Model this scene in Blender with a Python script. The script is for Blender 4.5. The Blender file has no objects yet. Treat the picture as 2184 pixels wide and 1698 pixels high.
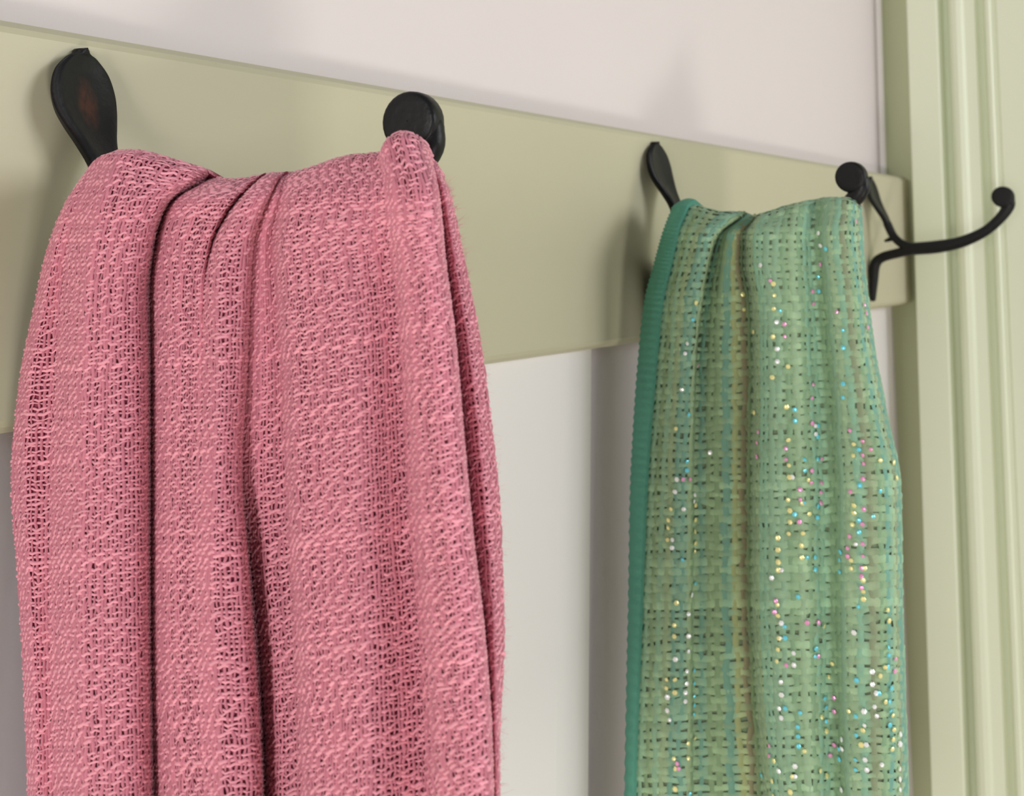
import bpy, bmesh, math, random
import numpy as np
from mathutils import Matrix, Vector

# ------------------------------------------------------------------ camera, world, lights, exposure
FW, FH = 2184, 1698
F_PX = 2107.0                       # focal length in pixels of the 2184 px wide frame
PP = (1092.0, 240.0)                # principal point: the photograph is the lower part of a wider frame
CZ = 1.50                           # camera height above the floor
D = 0.3636                          # distance from the camera to the face of the coat rail
C = bpy.context.scene.collection
scene = bpy.context.scene

def unit(v):
    return v / np.linalg.norm(v)

def ray_cam(x, y):
    return np.array([x - PP[0], y - PP[1], F_PX])

AX = unit(ray_cam(2780.0, 527.0))               # along the wall
AZ = ray_cam(1393.0, -17000.0)
AZ = unit(AZ - AX * AX.dot(AZ))                 # up
AY = np.cross(AZ, AX)                           # into the wall
ROT = np.array([AX, AY, AZ])                    # world = ROT @ camera (right, down, forward)

cam_data = bpy.data.cameras.new('camera')
cam = bpy.data.objects.new('camera', cam_data)
C.objects.link(cam)
M = Matrix.Identity(4)
for i in range(3):
    M[i][0], M[i][1], M[i][2] = ROT[i][0], -ROT[i][1], -ROT[i][2]
M[2][3] = CZ
cam.matrix_world = M
cam_data.sensor_fit = 'HORIZONTAL'
cam_data.sensor_width = 36.0
cam_data.lens = F_PX / FW * 36.0
cam_data.shift_y = -(FH / 2 - PP[1]) / FW
cam_data.clip_start = 0.01
cam_data.dof.use_dof = True
cam_data.dof.focus_distance = 0.38
cam_data.dof.aperture_fstop = 18.0
scene.camera = cam

world = bpy.data.worlds.new('world')
scene.world = world
world.use_nodes = True
world.node_tree.nodes['Background'].inputs[0].default_value = (0.93, 0.95, 1.0, 1)
world.node_tree.nodes['Background'].inputs[1].default_value = 0.20

def area(name, loc, target, sx, sy, power, col):
    l = bpy.data.lights.new(name, 'AREA')
    l.shape = 'RECTANGLE'
    l.size, l.size_y, l.energy, l.color = sx, sy, power, col
    o = bpy.data.objects.new(name, l)
    C.objects.link(o)
    o.location = loc
    o.rotation_euler = (Vector(target) - Vector(loc)).to_track_quat('-Z', 'Y').to_euler()
    return o

area('floor_bounce_light', (-0.42, -1.5, 0.45), (0.5, 0.36, 1.45), 0.35, 0.35, 13, (1.0, 0.95, 0.90))  # added lamp standing in for sunlight bounced up off the floor
area('right_window_light', (0.85, -1.65, 1.95), (0.5, 0.36, 1.4), 0.8, 0.7, 20, (0.96, 0.96, 1.0))
area('left_window_light', (-1.85, -0.42, 1.40), (0.7, 0.3, 1.4), 0.55, 0.7, 25, (1.0, 0.97, 0.94))

vs = scene.view_settings
scene.display_settings.display_device = 'sRGB'
vs.view_transform = 'Standard'
vs.look = 'None'
vs.gamma = 1.0
vs.use_curve_mapping = False
vs.exposure = -0.13

# ------------------------------------------------------------------ helpers
def px_dir(x, y):
    """world direction of a pixel of the photograph, from the camera"""
    return ROT @ ray_cam(x, y)

def px_on_y(x, y, Y):
    r = px_dir(x, y); return r / r[1] * Y

def px_on_x(x, y, X):
    r = px_dir(x, y); return r / r[0] * X

def to_px(P):
    c = P @ ROT                                  # rows of points -> camera coordinates
    return np.stack([c[..., 0] / c[..., 2] * F_PX + PP[0], c[..., 1] / c[..., 2] * F_PX + PP[1]], -1), c[..., 2]

def tag(o, label=None, cat=None, group=None, kind=None):
    if label: o['label'] = label
    if cat: o['category'] = cat
    if group: o['group'] = group
    if kind: o['kind'] = kind
    return o

def mesh_np(name, V, Fq, mat, smooth=True, tint=None, tris=None):
    """mesh from numpy arrays of vertices and quads"""
    me = bpy.data.meshes.new(name)
    V = np.asarray(V, np.float32).reshape(-1, 3)
    Fq = np.asarray(Fq, np.int32).reshape(-1, 4)
    nq = len(Fq)
    me.vertices.add(len(V)); me.vertices.foreach_set('co', V.ravel())
    me.loops.add(nq * 4); me.loops.foreach_set('vertex_index', Fq.ravel())
    me.polygons.add(nq)
    me.polygons.foreach_set('loop_start', np.arange(0, nq * 4, 4, dtype=np.int32))
    me.polygons.foreach_set('loop_total', np.full(nq, 4, np.int32))
    me.update(calc_edges=True)
    me.polygons.foreach_set('use_smooth', np.full(nq, smooth))
    if tint is not None:
        a = me.color_attributes.new('tint', 'FLOAT_COLOR', 'POINT')
        t = np.ones((len(V), 4), np.float32); t[:, :3] = tint
        a.data.foreach_set('color', t.ravel())
    me.materials.append(mat)
    me.validate()
    return me

def link(name, me, parent=None, loc=None):
    o = bpy.data.objects.new(name, me)
    C.objects.link(o)
    if loc is not None: o.location = loc
    if parent is not None: o.parent = parent
    return o

def empty(name, loc=(0, 0, 0)):
    o = bpy.data.objects.new(name, None)
    o.empty_display_size = 0.02
    C.objects.link(o); o.location = loc
    return o

def prism(name, outline, z0, z1, mat, parent=None, axis='z', smooth=False):
    """closed outline extruded along z (outline in x, y) or along x (outline in y, z)"""
    bm = bmesh.new()
    mk = (lambda p, t: (p[0], p[1], t)) if axis == 'z' else (lambda p, t: (t, p[0], p[1]))
    a = [bm.verts.new(mk(p, z0)) for p in outline]
    b = [bm.verts.new(mk(p, z1)) for p in outline]
    n = len(outline)
    for i in range(n):
        bm.faces.new((a[i], a[(i + 1) % n], b[(i + 1) % n], b[i]))
    bm.faces.new(a[::-1]); bm.faces.new(b)
    bmesh.ops.recalc_face_normals(bm, faces=bm.faces)
    me = bpy.data.meshes.new(name); bm.to_mesh(me); bm.free()
    me.materials.append(mat)
    return link(name, me, parent)

def nodes(m):
    m.use_nodes = True
    nt = m.node_tree
    return nt, nt.nodes['Principled BSDF'], nt.nodes.new, nt.links.new

def srgb(r, g, b):
    f = lambda c: (c / 12.92 if c <= 0.04045 else ((c + 0.055) / 1.055) ** 2.4)
    return (f(r / 255), f(g / 255), f(b / 255), 1)

def paint(name, col, rough=0.55, bump=0.05, scale=220, vary=0.03, stretch=(1, 1, 1), blotch=4.0):
    m = bpy.data.materials.new(name)
    nt, b, N, L = nodes(m)
    tc = N('ShaderNodeTexCoord'); mp = N('ShaderNodeMapping'); mp.inputs['Scale'].default_value = stretch
    L(tc.outputs['Object'], mp.inputs[0])
    n1 = N('ShaderNodeTexNoise'); n1.inputs['Scale'].default_value = scale; n1.inputs['Detail'].default_value = 3
    n2 = N('ShaderNodeTexNoise'); n2.inputs['Scale'].default_value = blotch; n2.inputs['Detail'].default_value = 2
    L(mp.outputs[0], n1.inputs[0]); L(tc.outputs['Object'], n2.inputs[0])
    mr = N('ShaderNodeMapRange'); mr.inputs[3].default_value = 1 - vary; mr.inputs[4].default_value = 1 + vary
    L(n2.outputs[0], mr.inputs[0])
    mx = N('ShaderNodeVectorMath'); mx.operation = 'SCALE'; mx.inputs[0].default_value = col[:3]
    L(mr.outputs[0], mx.inputs['Scale']); L(mx.outputs[0], b.inputs['Base Color'])
    bp = N('ShaderNodeBump'); bp.inputs['Strength'].default_value = bump; bp.inputs['Distance'].default_value = 0.002
    L(n1.outputs[0], bp.inputs['Height']); L(bp.outputs[0], b.inputs['Normal'])
    b.inputs['Roughness'].default_value = rough
    b.inputs['Specular IOR Level'].default_value = 0.3
    return m

def yarn_mat(name, col, vary=0.12, scale=300, sheen=0.25):
    m = bpy.data.materials.new(name)
    nt, b, N, L = nodes(m)
    at = N('ShaderNodeVertexColor'); at.layer_name = 'tint'
    tc = N('ShaderNodeTexCoord'); n = N('ShaderNodeTexNoise'); n.inputs['Scale'].default_value = scale
    n.inputs['Detail'].default_value = 2
    L(tc.outputs['Object'], n.inputs[0])
    mr = N('ShaderNodeMapRange'); mr.inputs[3].default_value = 1 - vary; mr.inputs[4].default_value = 1 + vary
    L(n.outputs[0], mr.inputs[0])
    mul = N('ShaderNodeMix'); mul.data_type = 'RGBA'; mul.blend_type = 'MULTIPLY'; mul.inputs[0].default_value = 1
    mul.inputs[6].default_value = col
    L(at.outputs[0], mul.inputs[7])
    sc = N('ShaderNodeVectorMath'); sc.operation = 'SCALE'
    L(mul.outputs[2], sc.inputs[0]); L(mr.outputs[0], sc.inputs['Scale'])
    L(sc.outputs[0], b.inputs['Base Color'])
    b.inputs['Roughness'].default_value = 0.85
    b.inputs['Specular IOR Level'].default_value = 0.2
    b.inputs['Sheen Weight'].default_value = sheen
    b.inputs['Sheen Roughness'].default_value = 0.5
    return m

rng = np.random.default_rng(7)
random.seed(7)

# ------------------------------------------------------------------ materials of the room
M_white = paint('white_wall_paint', srgb(226, 217, 216), 0.6, 0.05, 160, 0.015)
M_panel = paint('white_panel_paint', srgb(236, 232, 228), 0.55, 0.04, 160, 0.015)
M_green = paint('sage_green_paint', srgb(194, 190, 162), 0.45, 0.10, 120, 0.02, (0.12, 1, 1), 9)
M_casing = paint('pale_green_casing_paint', srgb(232, 238, 212), 0.4, 0.04, 120, 0.01, (1, 1, 0.1))
M_floor = paint('floor_boards_paint', srgb(176, 150, 120), 0.5, 0.1, 40, 0.1)

# ------------------------------------------------------------------ the setting
XC = 1.222                 # corner: face of the side wall
YW = D + 0.030             # face of the wall behind the rail
Z = lambda z: CZ + z
def struct(o, label):
    return tag(o, label, None, None, 'structure')

def box(name, x0, x1, y0, y1, z0, z1, mat, parent=None):
    return prism(name, [(x0, y0), (x1, y0), (x1, y1), (x0, y1)], z0, z1, mat, parent)

struct(box('wall_back', -2.0, XC + 0.15, YW, YW + 0.12, 0, 2.6, M_white), 'white painted wall behind the coat rail')
struct(box('wall_right', XC, XC + 0.15, -2.2, YW - 0.0005, 0, 2.6, M_casing), 'pale green side wall at the end of the coat rail')
struct(box('floor', -2.0, XC + 0.15, -2.2, YW + 0.12, -0.08, -0.001, M_floor), 'brown floor below the coat rail')

M_shade = paint('corner_shade_sage', srgb(190, 195, 160), 0.5, 0.05, 120, 0.02)  # darker sage: the shade in the corner is put into the colour
struct(box('trim_8', XC - 0.0008, XC - 0.0002, D - 0.008, YW - 0.0003, 0, 2.6, M_panel), 'white edge of the side wall in the corner')
struct(prism('trim_5', [(D - 0.008, 0), (YW - 0.0250, 0), (YW - 0.0003, CZ + 0.25), (YW - 0.0003, 2.6), (D - 0.008, 2.6)], XC - 0.0014, XC - 0.0009, M_shade, axis='x'),
       'sage strip behind the casing with the corner shade painted into its colour')

# white bead in the corner between wall and casing
bead = [(XC - 0.0112 + 0.006 * math.cos(a), YW - 0.006 * math.sin(a)) for a in np.linspace(0, math.pi, 9)]
struct(prism('trim_2', [(XC - 0.0177, YW - 0.0003), *[(x, y - 0.0003) for x, y in bead[::-1]], (XC - 0.0047, YW - 0.0003)], 0.1, 2.6, M_panel), 'narrow white bead in the corner beside the casing')

# door casing on the side wall: a moulded profile, read along the wall towards the room
XF = 1.190
prof = [(0.3521, XF + 0.001), (0.3505, XF), (0.3195, XF), (0.3175, XF + 0.001), (0.3165, XF + 0.020), (0.3125, XF + 0.022), (0.3085, XF + 0.020), (0.3065, XF + 0.006),
        (0.3020, XF + 0.001), (0.2970, XF - 0.001), (0.2920, XF), (0.2890, XF + 0.003), (0.2780, XF + 0.004), (0.2764, XF + 0.012),
        (0.2720, XF + 0.015), (0.2690, XF + 0.012), (0.2660, XF + 0.001), (0.2620, XF), (0.2594, XF + 0.003),
        (0.2560, XF + 0.004), (0.2540, XF + 0.001), (0.120, XF), (0.118, XF + 0.002)]
outl = [(x, y) for y, x in prof] + [(XC - 0.0003, 0.118), (XC - 0.0003, 0.3521)]
struct(prism('trim_1', outl, 0.0, 2.25, M_casing), 'pale green moulded door casing standing right of the rail')

# white board below the rail with chamfered edges, and the lower wall beyond it
YP = D + 0.008
xf = px_on_y(1195, 900, YP)[0]; xe = px_on_y(1260, 900, YP + 0.004)[0]
def field_panel(name, x0, x1, xo0, xo1, zt, zto, zb, mat):
    f, b = YP, YP + 0.004
    V = [(x0, f, zt), (x1, f, zt), (x1, f, zb), (x0, f, zb), (xo0, b, zto), (xo1, b, zto), (xo1, b, zb), (xo0, b, zb),
         (xo0, YW - 0.0016, zto), (xo1, YW - 0.0016, zto), (xo1, YW - 0.0016, zb), (xo0, YW - 0.0016, zb)]
    Q = [(3, 2, 1, 0), (0, 1, 5, 4), (1, 2, 6, 5), (3, 0, 4, 7), (4, 5, 9, 8), (5, 6, 10, 9), (7, 4, 8, 11), (8, 9, 10, 11), (2, 3, 7, 6), (6, 7, 11, 10)]
    return link(name, mesh_np(name, V, Q, mat, False))
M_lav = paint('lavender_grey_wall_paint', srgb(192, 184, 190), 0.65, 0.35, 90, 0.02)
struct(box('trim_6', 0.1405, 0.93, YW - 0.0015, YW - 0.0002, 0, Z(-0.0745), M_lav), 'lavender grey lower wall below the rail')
struct(field_panel('trim_3', 0.235, xf, 0.215, xe, Z(-0.0744), Z(-0.0743), 0.0, M_panel), 'white chamfered wall board below the rail between the two scarves')

struct(box('trim_4', -2.0, 0.140, D + 0.0008, YW - 0.0003, 0, Z(-0.0745), M_panel), 'unseen white board added left of the pink scarf to shade the lower wall')  # out of view, added to keep the left light off the recess

struct(box('trim_7', 0.93, XC - 0.0185, YW - 0.006, YW - 0.0003, 0, Z(-0.0745), M_panel), 'thin white board below the rail next to the corner')

# the coat rail
r0, r1 = -0.95, XC - 0.0016
sec = [(D, Z(-0.069)), (D, Z(0.069)), (D + 0.0012, Z(0.0715)), (D + 0.005, Z(0.0742)), (YW - 0.0003, Z(0.0742)), (YW - 0.0003, Z(-0.0742)), (D + 0.005, Z(-0.0742)), (D + 0.0012, Z(-0.0715))]
rail = prism('coat_rail', sec, r0, r1, M_green, axis='x')
tag(rail, 'long sage green painted board on the wall that carries the black hooks', 'rail')

# ------------------------------------------------------------------ hooks
def catmull(P, n):
    P = np.asarray(P, float)
    Q = np.vstack([2 * P[0] - P[1], P, 2 * P[-1] - P[-2]])
    out = []
    for i in range(len(P) - 1):
        a, b, c, d = Q[i:i + 4]
        for t in np.linspace(0, 1, n, endpoint=False):
            out.append(0.5 * (2 * b + (c - a) * t + (2 * a - 5 * b + 4 * c - d) * t * t + (3 * b - a - 3 * c + d) * t ** 3))
    out.append(P[-1])
    return np.array(out)

def iron(name, rust=False):
    m = bpy.data.materials.new(name)
    nt, b, N, L = nodes(m)
    tc = N('ShaderNodeTexCoord'); n = N('ShaderNodeTexNoise'); n.inputs['Scale'].default_value = 350; n.inputs['Detail'].default_value = 4
    L(tc.outputs['Object'], n.inputs[0])
    bp = N('ShaderNodeBump'); bp.inputs['Strength'].default_value = 0.25; bp.inputs['Distance'].default_value = 0.001
    L(n.outputs[0], bp.inputs['Height']); L(bp.outputs[0], b.inputs['Normal'])
    b.inputs['Base Color'].default_value = (0.008, 0.008, 0.0085, 1)
    b.inputs['Roughness'].default_value = 0.42
    b.inputs['Specular IOR Level'].default_value = 0.25
    if rust:
        at = N('ShaderNodeVertexColor'); at.layer_name = 'tint'
        n2 = N('ShaderNodeTexNoise'); n2.inputs['Scale'].default_value = 420; n2.inputs['Detail'].default_value = 5
        mp = N('ShaderNodeMapping'); mp.inputs['Scale'].default_value = (1, 1, 0.35)
        L(tc.outputs['Object'], mp.inputs[0]); L(mp.outputs[0], n2.inputs[0])
        mu = N('ShaderNodeMath'); mu.operation = 'MULTIPLY'
        L(at.outputs[0], mu.inputs[0]); L(n2.outputs[0], mu.inputs[1])
        mr = N('ShaderNodeMapRange'); mr.inputs[1].default_value = 0.18; mr.inputs[2].default_value = 0.55
        L(mu.outputs[0], mr.inputs[0])
        mx = N('ShaderNodeMix'); mx.data_type = 'RGBA'
        mx.inputs[6].default_value = (0.008, 0.008, 0.0085, 1); mx.inputs[7].default_value = (0.062, 0.021, 0.014, 1)
        L(mr.outputs[0], mx.inputs[0]); L(mx.outputs[2], b.inputs['Base Color'])
        b.inputs['Roughness'].default_value = 0.5
    return m
M_iron = iron('black_cast_iron'); M_rust = iron('black_iron_with_rust', True)

class Frame:
    """plane of one hook: o outwards from the rail, s sideways, z up"""
    def __init__(self, x, yaw):
        self.p = np.array([x, D, 0.0])
        self.o = np.array([math.sin(yaw), -math.cos(yaw), 0]); self.s = np.array([math.cos(yaw), math.sin(yaw), 0]); self.z = np.array([0, 0, 1.0])
    def at(self, s, o, z):
        return self.p + self.o * o + self.s * s + self.z * (z)

def sweep(name, fr, path, rn, rs, parent, seg=14, mat=None):
    """tube along (o, z) with in-plane radius rn and sideways radius rs, rounded ends"""
    n = 6
    P = catmull(path, n); RN = 1.2 * catmull([[r, 0] for r in rn], n)[:, 0]; RS = 1.1 * catmull([[r, 0] for r in rs], n)[:, 0]
    T = np.gradient(P, axis=0); T /= np.linalg.norm(T, axis=1)[:, None]
    rings = []
    def ring(c, t, a, b):
        nrm = np.array([-t[1], t[0]])
        return [fr.at(b * math.sin(q), *(c + nrm * a * math.cos(q))) for q in np.linspace(0, 2 * math.pi, seg, endpoint=False)]
    for e, sgn in ((0, -1), (-1, 1)):
        caps = [ring(P[e] + sgn * T[e] * RN[e] * math.sin(w) * 0.8, T[e], RN[e] * max(math.cos(w), 0.03), RS[e] * max(math.cos(w), 0.03)) for w in (1.5, 1.1, 0.6)]
        if e == 0: head = caps
        else: tail = caps[::-1]
    rings = head + [ring(P[i], T[i], RN[i], RS[i]) for i in range(len(P))] + tail
    V = np.array(rings).reshape(-1, 3)
    Q = [(i * seg + j, i * seg + (j + 1) % seg, (i + 1) * seg + (j + 1) % seg, (i + 1) * seg + j) for i in range(len(rings) - 1) for j in range(seg)]
    V = V + np.array([0, 0, CZ]) - np.array(parent.location)
    return link(name, mesh_np(name, V, Q, mat or M_iron), parent)

def leaf(fr, parent, rusty):
    path = [(0.0030, 0.0672), (0.0030, 0.0663), (0.0030, 0.0650), (0.0032, 0.0630), (0.0042, 0.0575), (0.0058, 0.0500), (0.0078, 0.0430), (0.0105, 0.0370), (0.0140, 0.0305), (0.0180, 0.0235), (0.0215, 0.0150)]
    wid = [0.0004, 0.0020, 0.0030, 0.0068, 0.0126, 0.0153, 0.0149, 0.0126, 0.0093, 0.0068, 0.0050]
    P = catmull(path, 5); W = catmull([[w, 0] for w in wid], 5)[:, 0]
    T = np.gradient(P, axis=0); T /= np.linalg.norm(T, axis=1)[:, None]
    S = np.linspace(-1, 1, 17)
    V, rust = [], []
    for i in range(len(P)):
        nrm = np.array([-T[i][1], T[i][0]])
        if nrm[0] < 0: nrm = -nrm
        k = min(1.0, W[i] / 0.012)
        row_f, row_b = [], []
        for s in S:
            edge = math.sqrt(max(0.0, 1 - s * s))
            f = 0.0012 + 0.0022 * k * (s * s) * (1 - s ** 10) + 0.0026 * (1 - k) * edge
            b = -0.0030 * edge - 0.0006
            if abs(s) > 0.999: f = b = 0.0004
            row_f.append(fr.at(s * W[i], *(P[i] + nrm * f))); row_b.append(fr.at(s * W[i], *(P[i] + nrm * b)))
            rust.append(math.exp(-((s * W[i]) / 0.0048) ** 2 - ((P[i][1] - 0.0455) / 0.0100) ** 2) * 1.25 if rusty else 0)
        V += row_f + row_b[::-1]
        rust += [0] * len(S)
    n = 2 * len(S)
    Q = [(i * n + j, i * n + (j + 1) % n, (i + 1) * n + (j + 1) % n, (i + 1) * n + j) for i in range(len(P) - 1) for j in range(n)]
    V = np.array(V) + np.array([0, 0, CZ]) - np.array(parent.location)
    tint = np.repeat(np.array(rust)[:, None], 3, 1)
    return link('leaf_plate', mesh_np('leaf_plate', V, Q, M_rust if rusty else M_iron, True, tint), parent)

def knob(fr, parent, o, z, r, h):
    """thick round button, its axis sideways"""
    pro = [(0.02, -1.0), (0.60, -1.0), (0.84, -0.99), (0.93, -0.93), (0.98, -0.75), (1.0, -0.4), (1.0, 0.25), (0.94, 0.65), (0.80, 0.90), (0.55, 0.92), (0.02, 0.90)]
    seg = 28
    V = [fr.at(h * y, o + r * q * math.sin(a), z + r * q * math.cos(a)) for q, y in pro for a in np.linspace(0, 2 * math.pi, seg, endpoint=False)]
    Q = [(i * seg + j, i * seg + (j + 1) % seg, (i + 1) * seg + (j + 1) % seg, (i + 1) * seg + j) for i in range(len(pro) - 1) for j in range(seg)]
    V = np.array(V) + np.array([0, 0, CZ]) - np.array(parent.location)
    return link('knob', mesh_np('knob', V, Q, M_iron), parent)

def coat_hook(x, yaw, label, rusty=False, ko=0.134, kz=0.044, kr=0.0105):
    fr = Frame(x, yaw)
    root = empty('coat_hook', (x, D, CZ - 0.064))
    tag(root, label, 'hook', 'coat hooks on the green rail')
    leaf(fr, root, rusty)
    sweep('upper_leg', fr, [(0.0205, 0.0170), (0.0265, 0.0040), (0.0350, -0.0040), (0.0480, -0.0088)], [0.0036, 0.0036, 0.0038, 0.0046], [0.0046, 0.0042, 0.0042, 0.0045], root)
    sweep('lower_leg', fr, [(0.0480, -0.0090), (0.0320, -0.0132), (0.0145, -0.0185), (0.0066, -0.0265), (0.0048, -0.0440), (0.0034, -0.0630)],
          [0.0046, 0.0042, 0.0042, 0.0044, 0.0034, 0.0022], [0.0045, 0.0045, 0.0050, 0.0060, 0.0060, 0.0040], root)
    do, dz = ko - 0.134, kz - 0.044
    pts = [(0.0470, -0.0088), (0.0700, -0.0062), (0.0930, -0.0010), (0.1150, 0.0095), (0.1300, 0.0228), (0.1385, 0.0350), (0.1405, 0.0430)]
    pts = [(o + do * min(1, i / 5), z + dz * min(1, i / 5)) for i, (o, z) in enumerate(pts)]
    sweep('arm', fr, pts, [0.0054, 0.0054, 0.0048, 0.0042, 0.0042, 0.0046, 0.0034], [0.0045, 0.0045, 0.0042, 0.0040, 0.0040, 0.0040, 0.0034], root)
    sweep('barb', fr, [(0.0275, 0.0030), (0.0225, 0.0005), (0.0178, -0.0012)], [0.0028, 0.0020, 0.0012], [0.0025, 0.0018, 0.0012], root, 8)
    knob(fr, root, ko, kz, kr, 0.0046)
    return root

coat_hook(0.187, math.radians(15), 'black iron coat hook with a rusty leaf plate, carrying the pink scarf', True, 0.1490, 0.0345, 0.0098)
coat_hook(0.618, 0.0, 'black iron coat hook that the green sequined scarf hangs from', False, 0.1445, 0.0385, 0.0098)
coat_hook(1.070, 0.0, 'empty black iron coat hook next to the pale green door casing')
SEQ = {'W': '1748,497 1753,524 1622,567 1653,683 1653,741 1653,769 1461,731 1459,750 1452,828 1509,965 1739,908 1739,923 1685,1013 1440,1023 1438,1043 1478,1051 1477,1071 1457,1082 1430,1148 1429,1167 1473,1264 1470,1310 1469,1357 1468,1382 1467,1429 1466,1452 1466,1473 1466,1493 1421,1489 1421,1510 1421,1534 1437,1398 1661,1215 1641,1230 1660,1330 1660,1356 1689,1386 1689,1411 1659,1453 1660,1479 1658,1505 1659,1529 1821,1154 1816,1347 1854,1427 1856,1453 1859,1477 1859,1502 1862,1524 1838,1513 1839,1539 1841,1588 1841,1611 1845,1633 1795,1575 1795,1596 1917,1560 1917,1584 1917,1635 1917,1658 1917,1680 1658,1643 1690,1627 1690,1651 1793,1686 1885,1627',
       'Y': '1586,627 1588,656 1647,605 1647,631 1646,659 1676,779 1645,801 1441,909 1612,881 1677,938 1678,987 1677,1014 1488,645 1645,718 1676,861 1877,979 1903,989 1909,1017 1816,947 1816,971 1611,710 1484,1073 1484,1111 1484,1131 1483,1153 1483,1173 1427,1086 1424,1106 1423,1127 1422,1147 1438,1280 1437,1326 1437,1349 1436,1444 1436,1469 1417,1446 1417,1468 1485,1569 1435,1608 1435,1634 1469,1611 1432,1682 1470,1586 1677,1062 1677,1088 1678,1111 1678,1132 1706,1067 1706,1136 1706,1157 1706,1180 1726,1023 1726,1092 1653,1148 1654,1170 1654,1194 1655,1216 1655,1284 1655,1309 1654,1360 1654,1383 1652,1406 1758,1331 1772,1413 1771,1438 1754,1524 1768,1536 1767,1558 1818,1074 1816,1095 1814,1119 1812,1189 1810,1213 1837,1210 1837,1231 1837,1254 1837,1275 1893,1295 1896,1321 1808,1513 1832,1555 1834,1580 1868,1436 1889,1419 1891,1493 1905,1526 1905,1550 1905,1573 1905,1596 1650,1619 1650,1670 1650,1695 1682,1654 1682,1680 1712,1592 1766,1649 1752,1643',
       'C': '1746,621 1661,662 1475,677 1763,529 1795,705 1796,737 1692,867 1691,895 1745,906 1745,929 1717,1000 1716,974 1745,978 1828,954 1472,884 1466,978 1466,999 1745,592 1795,816 1796,846 1461,1190 1486,1243 1480,1432 1481,1453 1480,1480 1480,1499 1480,1521 1471,1693 1691,1089 1719,1069 1745,1077 1745,1103 1721,1182 1740,1188 1740,1210 1792,1176 1792,1197 1790,1218 1829,1033 1828,1105 1828,1127 1856,1101 1881,1047 1694,1269 1667,1334 1667,1359 1739,1377 1739,1400 1824,1290 1763,1487 1762,1511 1762,1532 1697,1517 1697,1540 1697,1563 1697,1585 1667,1509 1787,1597 1787,1619 1822,1451 1822,1520 1821,1569 1820,1613 1820,1636 1865,1475 1895,1375 1895,1397 1896,1421 1900,1469 1900,1493 1899,1517 1899,1541 1628,1658',
       'P': '1821,472 1640,597 1732,620 1734,646 1839,648 1844,669 1847,697 1669,688 1669,714 1487,779 1733,818 1731,847 1619,921 1617,945 1618,971 1671,956 1671,980 1732,901 1810,915 1834,941 1835,966 1835,990 1754,977 1732,1003 1782,664 1752,563 1859,954 1453,1021 1472,1021 1442,1617 1440,1639 1732,1028 1754,1027 1753,1049 1752,1073 1700,1040 1700,1062 1699,1111 1836,1016 1810,1046 1836,1088 1836,1113 1808,1142 1806,1166 1834,1158 1833,1184 1832,1207 1831,1229 1830,1250 1648,1279 1647,1301 1674,1409 1725,1322 1745,1323 1746,1400 1804,1188 1907,1407 1908,1430 1776,1491 1775,1517 1773,1589 1773,1611 1642,1590 1642,1613 1642,1640 1706,1608 1706,1633 1852,1545 1854,1569 1827,1623 1827,1644 1801,1691'}

# ------------------------------------------------------------------ cloth
def pchip(Y, xq):
    """shape preserving cubic along axis 0 at unit spacing"""
    Y = np.asarray(Y, float); n = len(Y)
    d = np.diff(Y, axis=0)
    m = np.zeros_like(Y)
    a, b = d[:-1], d[1:]
    with np.errstate(divide='ignore', invalid='ignore'):
        h = np.where(a * b > 0, 2 * a * b / (a + b), 0)
    m[1:-1] = np.nan_to_num(h); m[0], m[-1] = d[0], d[-1]
    i = np.clip(np.floor(xq).astype(int), 0, n - 2); t = (xq - i).reshape((-1,) + (1,) * (Y.ndim - 1))
    return (2 * t**3 - 3 * t**2 + 1) * Y[i] + (t**3 - 2 * t**2 + t) * m[i] + (-2 * t**3 + 3 * t**2) * Y[i + 1] + (t**3 - t**2) * m[i + 1]

def smooth_rows(A, k):
    for _ in range(k):
        B = A.copy(); B[1:-1] = 0.25 * A[:-2] + 0.5 * A[1:-1] + 0.25 * A[2:]; A = B
    return A

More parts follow.
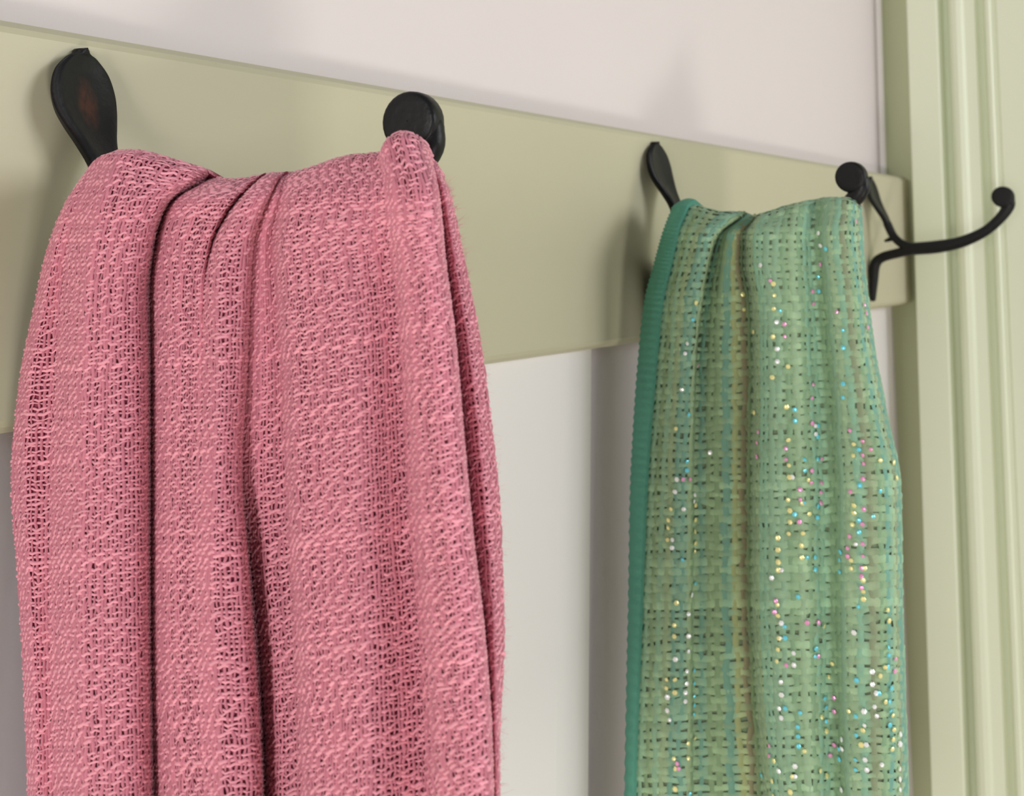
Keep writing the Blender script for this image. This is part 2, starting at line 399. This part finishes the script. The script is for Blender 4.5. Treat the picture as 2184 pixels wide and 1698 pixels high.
def cloth_grid(rows, cols, crest_drop, PL, PR, tilt, nu, nv, back, gain=1.0):
    """rows: levels y below the crest; cols: (crest x, crest y, xs at the rows, bulges in mm at the rows).
    The sheet hangs on the upright plane through PL and PR, pushed towards the camera by the bulge."""
    nr = len(rows) + 1
    X = np.zeros((nr, len(cols))); Y = X.copy(); B = X.copy()
    for j, (cx, cy, xs, bs) in enumerate(cols):
        X[0, j], Y[0, j] = cx, cy
        X[1:, j] = list(xs) + [xs[-1]]; Y[1:, j] = rows
        bs = list(bs) if hasattr(bs, '__len__') else [bs] * len(rows)
        bs = bs + [bs[-1]] * (len(rows) - len(bs))
        B[1:, j] = bs; B[0, j] = bs[0] - crest_drop
    for i in range(1, nr):
        Y[i] -= tilt(X[i]) * min(1.0, i / 3.0)
    G = np.stack([X, Y, B], -1)
    G = pchip(G, np.linspace(0, nr - 1, nv))
    G = pchip(np.swapaxes(G, 0, 1), np.linspace(0, len(cols) - 1, nu)).swapaxes(0, 1)
    X, Y, B = G[..., 0], G[..., 1], G[..., 2] * 0.001 * gain
    r = np.stack([X - PP[0], Y - PP[1], np.full_like(X, F_PX)], -1) @ ROT.T
    e = PR - PL; nrm = unit(np.array([e[1], -e[0], 0.0]))
    if nrm @ PL > 0: nrm = -nrm
    t = (nrm @ PL) / (r @ nrm)
    P = r * t[..., None]
    P = P - r / np.linalg.norm(r, axis=-1)[..., None] * B[..., None]
    # over the crest and down the far side
    away = -nrm
    top = P[0]
    extra = []
    sm = top.copy()
    for dz, da in back:
        sm = smooth_rows(sm, 3)
        q = sm + away * da; q[:, 2] = sm[:, 2] + dz
        mid = 0.5 * (q[0] + q[-1]); mid[2] = 0       # the far half hangs a little narrower
        q[:, :2] = mid[:2] + (q[:, :2] - mid[:2]) * (1 - 0.16 * min(1, da / 0.028))
        extra.append(q)
    P = np.concatenate([np.array(extra[::-1]), P], 0)
    return P

def reparam(P, nb):
    """resample so that equal steps of the grid are equal lengths of cloth"""
    L = np.linalg.norm(np.diff(P[nb:], axis=1), axis=-1).mean(0)
    s = np.concatenate([[0], np.cumsum(L)]); 
    q = np.linspace(0, s[-1], P.shape[1])
    idx = np.interp(q, s, np.arange(P.shape[1]))
    i = np.clip(idx.astype(int), 0, P.shape[1] - 2); t = (idx - i)[None, :, None]
    P = P[:, i] * (1 - t) + P[:, i + 1] * t
    return P, s[-1]

def normals(P):
    du = np.gradient(P, axis=1); dv = np.gradient(P, axis=0)
    n = np.cross(dv, du); n /= np.linalg.norm(n, axis=-1)[..., None] + 1e-12
    flip = np.sign((n * P).sum(-1).mean())           # towards the camera
    return -n * flip

def sample(G, v, u):
    """bilinear lookup at row v and column u (arrays, in grid units)"""
    i = np.clip(np.floor(v).astype(int), 0, G.shape[0] - 2); j = np.clip(np.floor(u).astype(int), 0, G.shape[1] - 2)
    a = (v - i)[..., None]; b = (u - j)[..., None]
    return (G[i, j] * (1 - a) + G[i + 1, j] * a) * (1 - b) + (G[i, j + 1] * (1 - a) + G[i + 1, j + 1] * a) * b

def grid_quads(n, m):
    i = np.arange(n - 1)[:, None] * m + np.arange(m - 1)[None]
    return np.stack([i, i + 1, i + m + 1, i + m], -1).reshape(-1, 4)

def yarns(P, N, vv, uu, h, wid, hgt, along, seg=4):
    """half round yarns: vv, uu (yarns, samples) grid coordinates, h height of the yarn's axis, wid and hgt its half sizes"""
    c = sample(P, vv, uu); n = sample(N, vv, uu)
    n /= np.linalg.norm(n, axis=-1)[..., None] + 1e-12
    t = np.gradient(c, axis=1); t /= np.linalg.norm(t, axis=-1)[..., None] + 1e-12
    s = np.cross(n, t)
    ang = np.linspace(-0.15, math.pi + 0.15, seg)
    V = c[:, :, None] + n[:, :, None] * (h[..., None, None] + np.sin(ang)[None, None, :, None] * hgt[..., None, None]) \
        + s[:, :, None] * np.cos(ang)[None, None, :, None] * wid[..., None, None]
    k, m = c.shape[:2]
    base = (np.arange(k)[:, None, None] * m + np.arange(m - 1)[None, :, None]) * seg + np.arange(seg - 1)[None, None]
    Q = np.stack([base, base + seg, base + seg + 1, base + 1], -1).reshape(-1, 4)
    return V.reshape(-1, 3), Q

def build_weave(P, N, nw, nf, v0, v1, pat, wp, wf, jitter):
    """warp and weft over the grid: nw warps, nf wefts between grid rows v0 and v1; pat[j, k] true where the weft lies on top"""
    R, K = P.shape[0] - 1, P.shape[1] - 1
    # equal weft spacing by mean length of the cloth
    L = np.linalg.norm(np.diff(P, axis=0), axis=-1).mean(1); s = np.concatenate([[0], np.cumsum(L)])
    f_ = lambda q: np.interp(q, s, np.arange(R + 1))
    s0, s1 = np.interp([v0, v1], np.arange(R + 1), s)
    pitch_f = (s1 - s0) / nf
    sj = s0 + (np.arange(nf) + 0.5) * pitch_f
    uk = (np.arange(nw) + 0.5) / nw * K
    sgn = np.where(pat, 1.0, -1.0)                                     # nf x nw
    # wobble shared by warp and weft
    # warp
    ss = s0 + (np.arange(2 * nf) + 0.5) * pitch_f / 2 
    ss = np.sort(np.concatenate([sj, sj[:-1] + pitch_f / 2]))
    vv = np.repeat(f_(ss)[None], nw, 0)
    hw = np.zeros((nw, 2 * nf - 1)); hw[:, ::2] = -sgn.T; hw[:, 1::2] = 0.5 * (hw[:, :-2:2] + hw[:, 2::2])
    noise_u = smooth_rows(rng.normal(0, 1, (2 * nf - 1, nw)), 2).T * jitter * K / nw
    uu = np.clip(uk[:, None] + noise_u, 0, K)
    kw = wp['w'] * (1 + 0.22 * rng.normal(0, 1, (nw, 1)) + 0.15 * smooth_rows(rng.normal(0, 1, (2 * nf - 1, nw)), 1).T)
    kw = np.clip(kw, 0.45 * wp['w'], 1.6 * wp['w'])
    Vw, Qw = yarns(P, N, vv, uu, hw * wp['a'], kw, kw * wp['flat'], 'v')
    # weft
    us = np.sort(np.concatenate([uk, uk[:-1] + 0.5 * K / nw]))
    uu2 = np.repeat(us[None], nf, 0)
    hf = np.zeros((nf, 2 * nw - 1)); hf[:, ::2] = sgn; hf[:, 1::2] = 0.5 * (hf[:, :-2:2] + hf[:, 2::2])
    noise_v = smooth_rows(rng.normal(0, 1, (2 * nw - 1, nf)), 3).T * jitter * 1.4
    lean = np.zeros((nf, 2 * nw - 1))
    left_end = pat & ~np.roll(pat, 1, 1); right_end = pat & ~np.roll(pat, -1, 1)
    lean[:, ::2] = wf.get('lean', 0) * (left_end.astype(float) - right_end)
    lean[:, 1::2] = 0.5 * (lean[:, :-2:2] + lean[:, 2::2])
    vv2 = np.clip(f_(sj[:, None] + (noise_v + lean) * pitch_f), 0, R)
    kf = wf['w'] * (1 + 0.18 * rng.normal(0, 1, (nf, 1)) + 0.18 * smooth_rows(rng.normal(0, 1, (2 * nw - 1, nf)), 1).T)
    kf = np.clip(kf, 0.45 * wf['w'], 1.6 * wf['w'])
    Vf, Qf = yarns(P, N, vv2, uu2, hf * wf['a'], kf, kf * wf['flat'], 'u')
    return (Vw, Qw, 4 * (2 * nf - 1)), (Vf, Qf, 4 * (2 * nw - 1))

ZOFF = np.array([0, 0, CZ])

# ---- the pink scarf
rows = [430, 520, 620, 800, 1000, 1200, 1450, 1700, 2100, 2600]
pink_cols = [
 (196, 352, [138, 100, 75, 40, 24, 38, 52, 60, 60], [-7]),
 (205, 342, [150, 118, 97, 66, 58, 66, 76, 82, 85], [2, 3]),
 (216, 335, [165, 140, 125, 112, 104, 103, 107, 112, 115], [4, 2, 1]),
 (232, 331, [185, 165, 152, 140, 134, 130, 135, 140, 142], [8, 8, 7]),
 (262, 331, [220, 202, 190, 182, 178, 176, 178, 184, 188], [13, 14]),
 (330, 348, [285, 262, 250, 246, 246, 246, 250, 255, 258], [12, 12]),
 (415, 374, [345, 315, 303, 307, 308, 308, 310, 313, 315], [5, 5, 4, 4]),
 (437, 385, [364, 330, 321, 323, 323, 323, 325, 330, 333], [-5, -6, -6]),
 (446, 391, [378, 344, 335, 336, 336, 336, 339, 345, 347], [1, 0]),
 (478, 395, [424, 388, 380, 378, 374, 374, 378, 388, 392], [5, 5]),
 (535, 386, [490, 441, 427, 424, 420, 418, 424, 436, 445], [4, 4, 5, 6, 8]),
 (550, 383, [501, 451, 435, 432, 428, 426, 432, 444, 452], [-3, 0, 4, 6, 9]),
 (566, 381, [522, 480, 468, 468, 462, 456, 466, 478, 485], [6, 8, 9, 10, 11]),
 (588, 381, [562, 532, 525, 518, 508, 520, 535, 548, 555], [4, 4, 4, 4, 4]),
 (595, 381, [570, 541, 534, 527, 517, 534, 556, 566, 570], [0, 0, 0, 0, -3, -14, -16, -15]),
 (602, 381, [586, 560, 558, 560, 556, 566, 588, 593, 597], [1, 0, 0, 0, -1, -5]),
 (610, 380, [600, 582, 586, 598, 604, 616, 630, 638, 644], [0, -2, -2, -2]),
 (650, 369, [630, 612, 616, 626, 634, 646, 660, 668, 674], [6, 6, 5]),
 (735, 343, [745, 735, 740, 755, 760, 766, 775, 780, 785], [9, 10]),
 (806, 336, [815, 820, 830, 845, 855, 865, 885, 895, 900], [9, 8, 5, 3, 1, 0, -1]),
 (822, 306, [846, 855, 868, 884, 897, 912, 935, 948, 956], [11, 11, 11, 10, 9, 9]),
 (858, 291, [890, 898, 908, 924, 938, 955, 980, 995, 1003], [12, 12, 12, 12]),
 (900, 312, [926, 935, 942, 964, 981, 999, 1026, 1042, 1048], [8, 8, 8]),
 (921, 350, [936, 944, 951, 973, 990, 1008, 1036, 1051, 1055], [-4, -5]),
 (932, 368, [946, 958, 969, 998, 1020, 1038, 1054, 1058, 1062], [-2, -2]),
 (944, 388, [956, 973, 988, 1023, 1050, 1068, 1075, 1064, 1068], [-9]),
]
PLp = px_on_y(30, 900, D - 0.020); PRp = px_on_x(925, 500, 0.213)
def tilt_p(x):
    return np.where(x > 560, 0.20 * (x - 560), 0.06 * (x - 560)) * 0.9
P = cloth_grid(rows, pink_cols, 6, PLp, PRp, tilt_p, 420, 280, [(0.002, 0.005), (-0.001, 0.014), (-0.012, 0.024), (-0.040, 0.030), (-0.30, 0.034)], 1.4)
nb = 5
P, wlen = reparam(P, nb)
N = normals(P)

M_pink_base = yarn_mat('pink_cloth_ground', srgb(146, 64, 84), 0.05, 60, 0.0)
M_pink_warp = yarn_mat('pink_warp_wool', srgb(204, 126, 142), 0.10, 500)
M_pink_weft = yarn_mat('pink_weft_wool', srgb(240, 164, 178), 0.10, 500)
pink = empty('pink_scarf', tuple(px_on_y(200, 350, D - 0.03) + ZOFF))
tag(pink, 'pink loosely woven wool scarf draped in folds over the leftmost hook', 'scarf')
off = ZOFF - np.array(pink.location)
base = P - N * 0.0007
o = link('ground_cloth', mesh_np('ground_cloth', base + off, grid_quads(*P.shape[:2]), M_pink_base, True, np.ones((P.shape[0] * P.shape[1], 3))), pink)
NW, NF = 226, 232
pat = np.zeros((NF, NW), bool); sh = 0
for j in range(NF):
    sh += random.choice([1, 1, 2, 2, 3])
    row = ((np.arange(NW) + sh) % 4) < 2
    flip = rng.random(NW) < 0.07
    pat[j] = row ^ flip
v0, v1 = 2.0, P.shape[0] - 1.0
(Vw, Qw, lw), (Vf, Qf, lf) = build_weave(P, N, NW, NF, v0, v1, pat, dict(w=0.00043, a=0.00018, flat=0.8), dict(w=0.00040, a=0.00028, flat=0.85, lean=0.20), 0.24)
tw = np.repeat(np.clip(1 + 0.06 * rng.normal(0, 1, NW), 0.85, 1.15), lw)[:, None]
tf = np.repeat(np.clip(1 + 0.06 * rng.normal(0, 1, NF), 0.85, 1.15), lf)[:, None]
tag(link('warp_yarns', mesh_np('warp_yarns', Vw + off, Qw, M_pink_warp, True, tw), pink), kind='stuff')
tag(link('weft_yarns', mesh_np('weft_yarns', Vf + off, Qf, M_pink_weft, True, tf), pink), kind='stuff')

# loose wool fibres standing off the cloth
n = 1500
fv = rng.uniform(4, P.shape[0] - 40, n); fu = rng.uniform(0, P.shape[1] - 1, n)
edge = rng.random(n) < 0.35; fu[edge] = P.shape[1] - 1 - np.abs(rng.normal(0, 5, edge.sum()))
fu = np.clip(fu, 0, P.shape[1] - 1)
p0 = sample(P, fv, fu); nn = sample(N, fv, fu)
d = nn * rng.uniform(0.3, 1.0, (n, 1)) + rng.normal(0, 0.6, (n, 3)); d /= np.linalg.norm(d, axis=1)[:, None]
bend = rng.normal(0, 0.5, (n, 3)); ln = rng.uniform(0.0010, 0.0030, (n, 1))
side = np.cross(d, rng.normal(0, 1, (n, 3))); side /= np.linalg.norm(side, axis=1)[:, None]; up = np.cross(side, d)
V = []
for t in (0, 0.5, 1.0):
    c = p0 + nn * 0.0004 + ln * (d * t + bend * t * t * 0.6)
    r = 0.000035 * (1 - 0.5 * t)
    V += [c + side * r, c - side * r * 0.5 + up * r * 0.87, c - side * r * 0.5 - up * r * 0.87]
V = np.stack(V, 1).reshape(-1, 3)
b = (np.arange(n) * 9)[:, None, None] + np.array([[k * 3 + i for i in range(3)] for k in range(2)])[None]
Q = np.stack([b, np.roll(b, -1, 2), np.roll(b, -1, 2) + 3, b + 3], -1).reshape(-1, 4)
tag(link('fuzz_fibres', mesh_np('fuzz_fibres', V + off, Q, M_pink_weft, True, np.ones((len(V), 3))), pink), kind='stuff')

# ---- the green scarf
rows = [500, 560, 640, 760, 900, 1050, 1250, 1450, 1700, 2000, 2600]
green_cols = [
 (1442, 444, [1421, 1404, 1383, 1370, 1360, 1353, 1350, 1346, 1342, 1340], [-8]),
 (1458, 440, [1437, 1421, 1401, 1389, 1377, 1368, 1362, 1356, 1350, 1347], [1]),
 (1474, 443, [1451, 1438, 1419, 1407, 1395, 1385, 1377, 1369, 1360, 1356], [3]),
 (1498, 450, [1472, 1455, 1438, 1430, 1420, 1412, 1405, 1400, 1394, 1390], [7]),
 (1540, 458, [1502, 1485, 1468, 1458, 1450, 1445, 1440, 1436, 1432, 1428], [11, 11, 10, 9]),
 (1578, 458, [1527, 1508, 1494, 1480, 1474, 1470, 1468, 1468, 1468, 1468], [8, 8, 8, 7]),
 (1586, 461, [1535, 1515, 1500, 1487, 1484, 1482, 1482, 1482, 1482, 1482], [-4, -5, -5, -4, 0, 2]),
 (1594, 464, [1556, 1546, 1540, 1536, 1536, 1536, 1536, 1540, 1545, 1548], [2, 1, 0, -1, 0]),
 (1603, 467, [1578, 1577, 1588, 1594, 1593, 1592, 1592, 1600, 1614, 1622], [0, -2, -3, -4, -4]),
 (1609, 467, [1587, 1586, 1600, 1605, 1604, 1602, 1602, 1610, 1626, 1636], [-5, -7, -7, -7, -6, -6]),
 (1620, 463, [1602, 1601, 1613, 1617, 1617, 1615, 1615, 1623, 1640, 1650], [5, 6, 5, 4, 4]),
 (1655, 452, [1640, 1638, 1645, 1648, 1650, 1650, 1652, 1660, 1672, 1680], [12, 13]),
 (1700, 439, [1692, 1692, 1696, 1700, 1705, 1710, 1715, 1720, 1728, 1732], [12, 12]),
 (1742, 431, [1736, 1739, 1745, 1752, 1762, 1768, 1770, 1774, 1780, 1785], [5, 5, 4, 3]),
 (1776, 427, [1768, 1772, 1780, 1790, 1802, 1810, 1812, 1816, 1822, 1825], [11]),
 (1804, 427, [1798, 1804, 1812, 1824, 1842, 1858, 1862, 1866, 1870, 1874], [12]),
 (1824, 434, [1822, 1827, 1835, 1850, 1874, 1899, 1902, 1906, 1910, 1914], [6]),
 (1838, 446, [1842, 1845, 1853, 1869, 1896, 1924, 1926, 1932, 1940, 1944], [-10]),
]
PLg = px_on_y(1350, 900, D - 0.020); PRg = px_on_x(1840, 560, 0.603)
def tilt_g(x):
    return 0.02 * (x - 1600)
P = cloth_grid(rows, green_cols, 8, PLg, PRg, tilt_g, 300, 270, [(0.002, 0.006), (-0.001, 0.016), (-0.014, 0.028), (-0.045, 0.036), (-0.50, 0.040)], 1.5)
P, wlen2 = reparam(P, nb)
N = normals(P)
M_green_base = yarn_mat('green_cloth_ground', srgb(126, 144, 112), 0.08, 60, 0.0)
M_green_warp = yarn_mat('green_warp_threads', (0.9, 0.9, 0.9, 1), 0.14, 260, 0.1)
M_green_weft = yarn_mat('green_weft_threads', (1, 1, 1, 1), 0.14, 260, 0.1)
M_hem = paint('teal_hem_cloth', srgb(92, 160, 138), 0.8, 0.4, 500, 0.06, (1, 1, 1), 60)
green = empty('green_scarf', tuple(px_on_y(1440, 440, D - 0.03) + ZOFF))
tag(green, 'sea green open weave scarf with sparkling sequins and teal edge on the middle hook', 'scarf')
off = ZOFF - np.array(green.location)
link('ground_cloth', mesh_np('ground_cloth', P - N * 0.0010 + off, grid_quads(*P.shape[:2]), M_green_base, True, np.ones((P.shape[0] * P.shape[1], 3))), green)
NW2, NF2 = 46, 226
uk = (np.arange(NW2) + 0.5) / NW2
pat = (np.add.outer(np.arange(NF2), np.arange(NW2)) % 2) == 0
(Vw, Qw, lw), (Vf, Qf, lf) = build_weave(P, N, NW2, NF2, 0.0, P.shape[0] - 1.0, pat, dict(w=0.00185, a=0.00012, flat=0.30), dict(w=0.0021, a=0.00020, flat=0.26), 0.20)
pal = [srgb(142, 172, 138), srgb(152, 176, 138), srgb(134, 162, 124), srgb(118, 162, 142), srgb(144, 154, 120), srgb(146, 142, 112), srgb(160, 170, 122), srgb(144, 182, 150)]
wts = np.array([5, 5, 4, 3, 2, 1, 1, 4], float)
cols_w = np.array([pal[i][:3] for i in rng.choice(len(pal), NW2, p=wts / wts.sum())]) * 1.10
cols_w[:24] *= (0.98, 0.97, 0.95); cols_w[24:] *= (0.99, 1.06, 1.12)      # the far side of the stripes is mintier
tw = np.repeat(cols_w, lw, 0)
near_w = np.clip(np.arange(2 * NW2 - 1) // 2, 0, NW2 - 1)
blend = 0.62 * cols_w[near_w] + 0.38 * np.array(srgb(160, 186, 146)[:3])
tf = blend[None] * np.clip(1 + 0.06 * rng.normal(0, 1, (NF2, 1, 1)) + 0.08 * rng.normal(0, 1, (NF2, 2 * NW2 - 1, 1)), 0.75, 1.25)
tf = np.repeat(tf.reshape(-1, 3), 4, 0)
tag(link('warp_threads', mesh_np('warp_threads', Vw + off, Qw, M_green_warp, True, tw), green), kind='stuff')
tag(link('weft_threads', mesh_np('weft_threads', Vf + off, Qf, M_green_weft, True, tf), green), kind='stuff')
# teal hem along the wall side edge: a folded band wrapped over the edge
pxy, dep = to_px(P)
K = P.shape[1]
ratio = 0.0
u_hem = int(np.argmin(np.abs(pxy[nb + 100, :, 0] - (np.interp(pxy[nb + 100, 0, 1], [0, 1], [0, 0]) + pxy[nb + 100, 0, 0] + 33))))
u_hem = max(u_hem, 6)
rib = 0.0030 + 0.0005 * np.sin(np.arange(P.shape[0]) * 2 * math.pi / 3.1)[:, None, None]
hem = P[:, :u_hem + 1] + N[:, :u_hem + 1] * rib
hem = np.concatenate([P[:, :1] - N[:, :1] * 0.002, hem, P[:, u_hem:u_hem + 1] - N[:, u_hem:u_hem + 1] * 0.001], 1)
tag(link('hem_band', mesh_np('hem_band', hem + off, grid_quads(*hem.shape[:2]), M_hem), green), 'smooth teal hem band')
# sequins sewn along the threads
def seq_mat(name, col):
    m = bpy.data.materials.new(name)
    nt, b, Nn, L = nodes(m)
    n = Nn('ShaderNodeTexNoise'); n.inputs['Scale'].default_value = 900
    mx = Nn('ShaderNodeMix'); mx.data_type = 'RGBA'; mx.inputs[6].default_value = col; mx.inputs[7].default_value = tuple(min(1, c * 1.35 + 0.1) for c in col[:3]) + (1,)
    L(n.outputs[0], mx.inputs[0]); L(mx.outputs[2], b.inputs['Base Color'])
    b.inputs['Metallic'].default_value = 0.25
    b.inputs['Roughness'].default_value = 0.25
    return m
SM = {'W': seq_mat('white_sequin_foil', (0.95, 0.98, 0.95, 1)), 'Y': seq_mat('yellow_sequin_foil', (0.95, 0.80, 0.30, 1)),
      'C': seq_mat('blue_sequin_foil', (0.12, 0.62, 0.90, 1)), 'P': seq_mat('pink_sequin_foil', (0.95, 0.30, 0.55, 1))}
def sequin_mesh(mat):
    a = np.linspace(0, 2 * math.pi, 6, endpoint=False)
    pro = [(1.0, -0.15), (1.0, 0.05), (0.62, 0.30), (0.05, 0.36)]
    V = [(q * math.cos(t), q * math.sin(t), z) for q, z in pro for t in a]
    Q = [(i * 6 + j, i * 6 + (j + 1) % 6, (i + 1) * 6 + (j + 1) % 6, (i + 1) * 6 + j) for i in range(3) for j in range(6)]
    return mesh_np('sequin', np.array(V) * 0.00152, Q, mat, False)
SME = {k: sequin_mesh(m) for k, m in SM.items()}
front = slice(nb, None)
flat = pxy[front].reshape(-1, 2); fd = dep[front].reshape(-1); FP = P[front].reshape(-1, 3); FN = N[front].reshape(-1, 3)
count = 0
for key, txt in SEQ.items():
    for pr in txt.split():
        x, y = map(float, pr.split(','))
        d2 = ((flat - (x, y)) ** 2).sum(1)
        near = np.argsort(d2)[:8]
        k = near[np.argmin(fd[near])]
        n = unit(FN[k] + rng.normal(0, 0.22, 3))
        count += 1
        if count > 300: break
        q = link('sequin', SME[key], green)
        q.location = FP[k] + FN[k] * 0.0018 + off
        q.rotation_euler = Vector(n).to_track_quat('Z', 'Y').to_euler()
        s = random.uniform(0.8, 1.1) * (1.0 if key in 'WY' else 0.9); q.scale = (s, s, s)
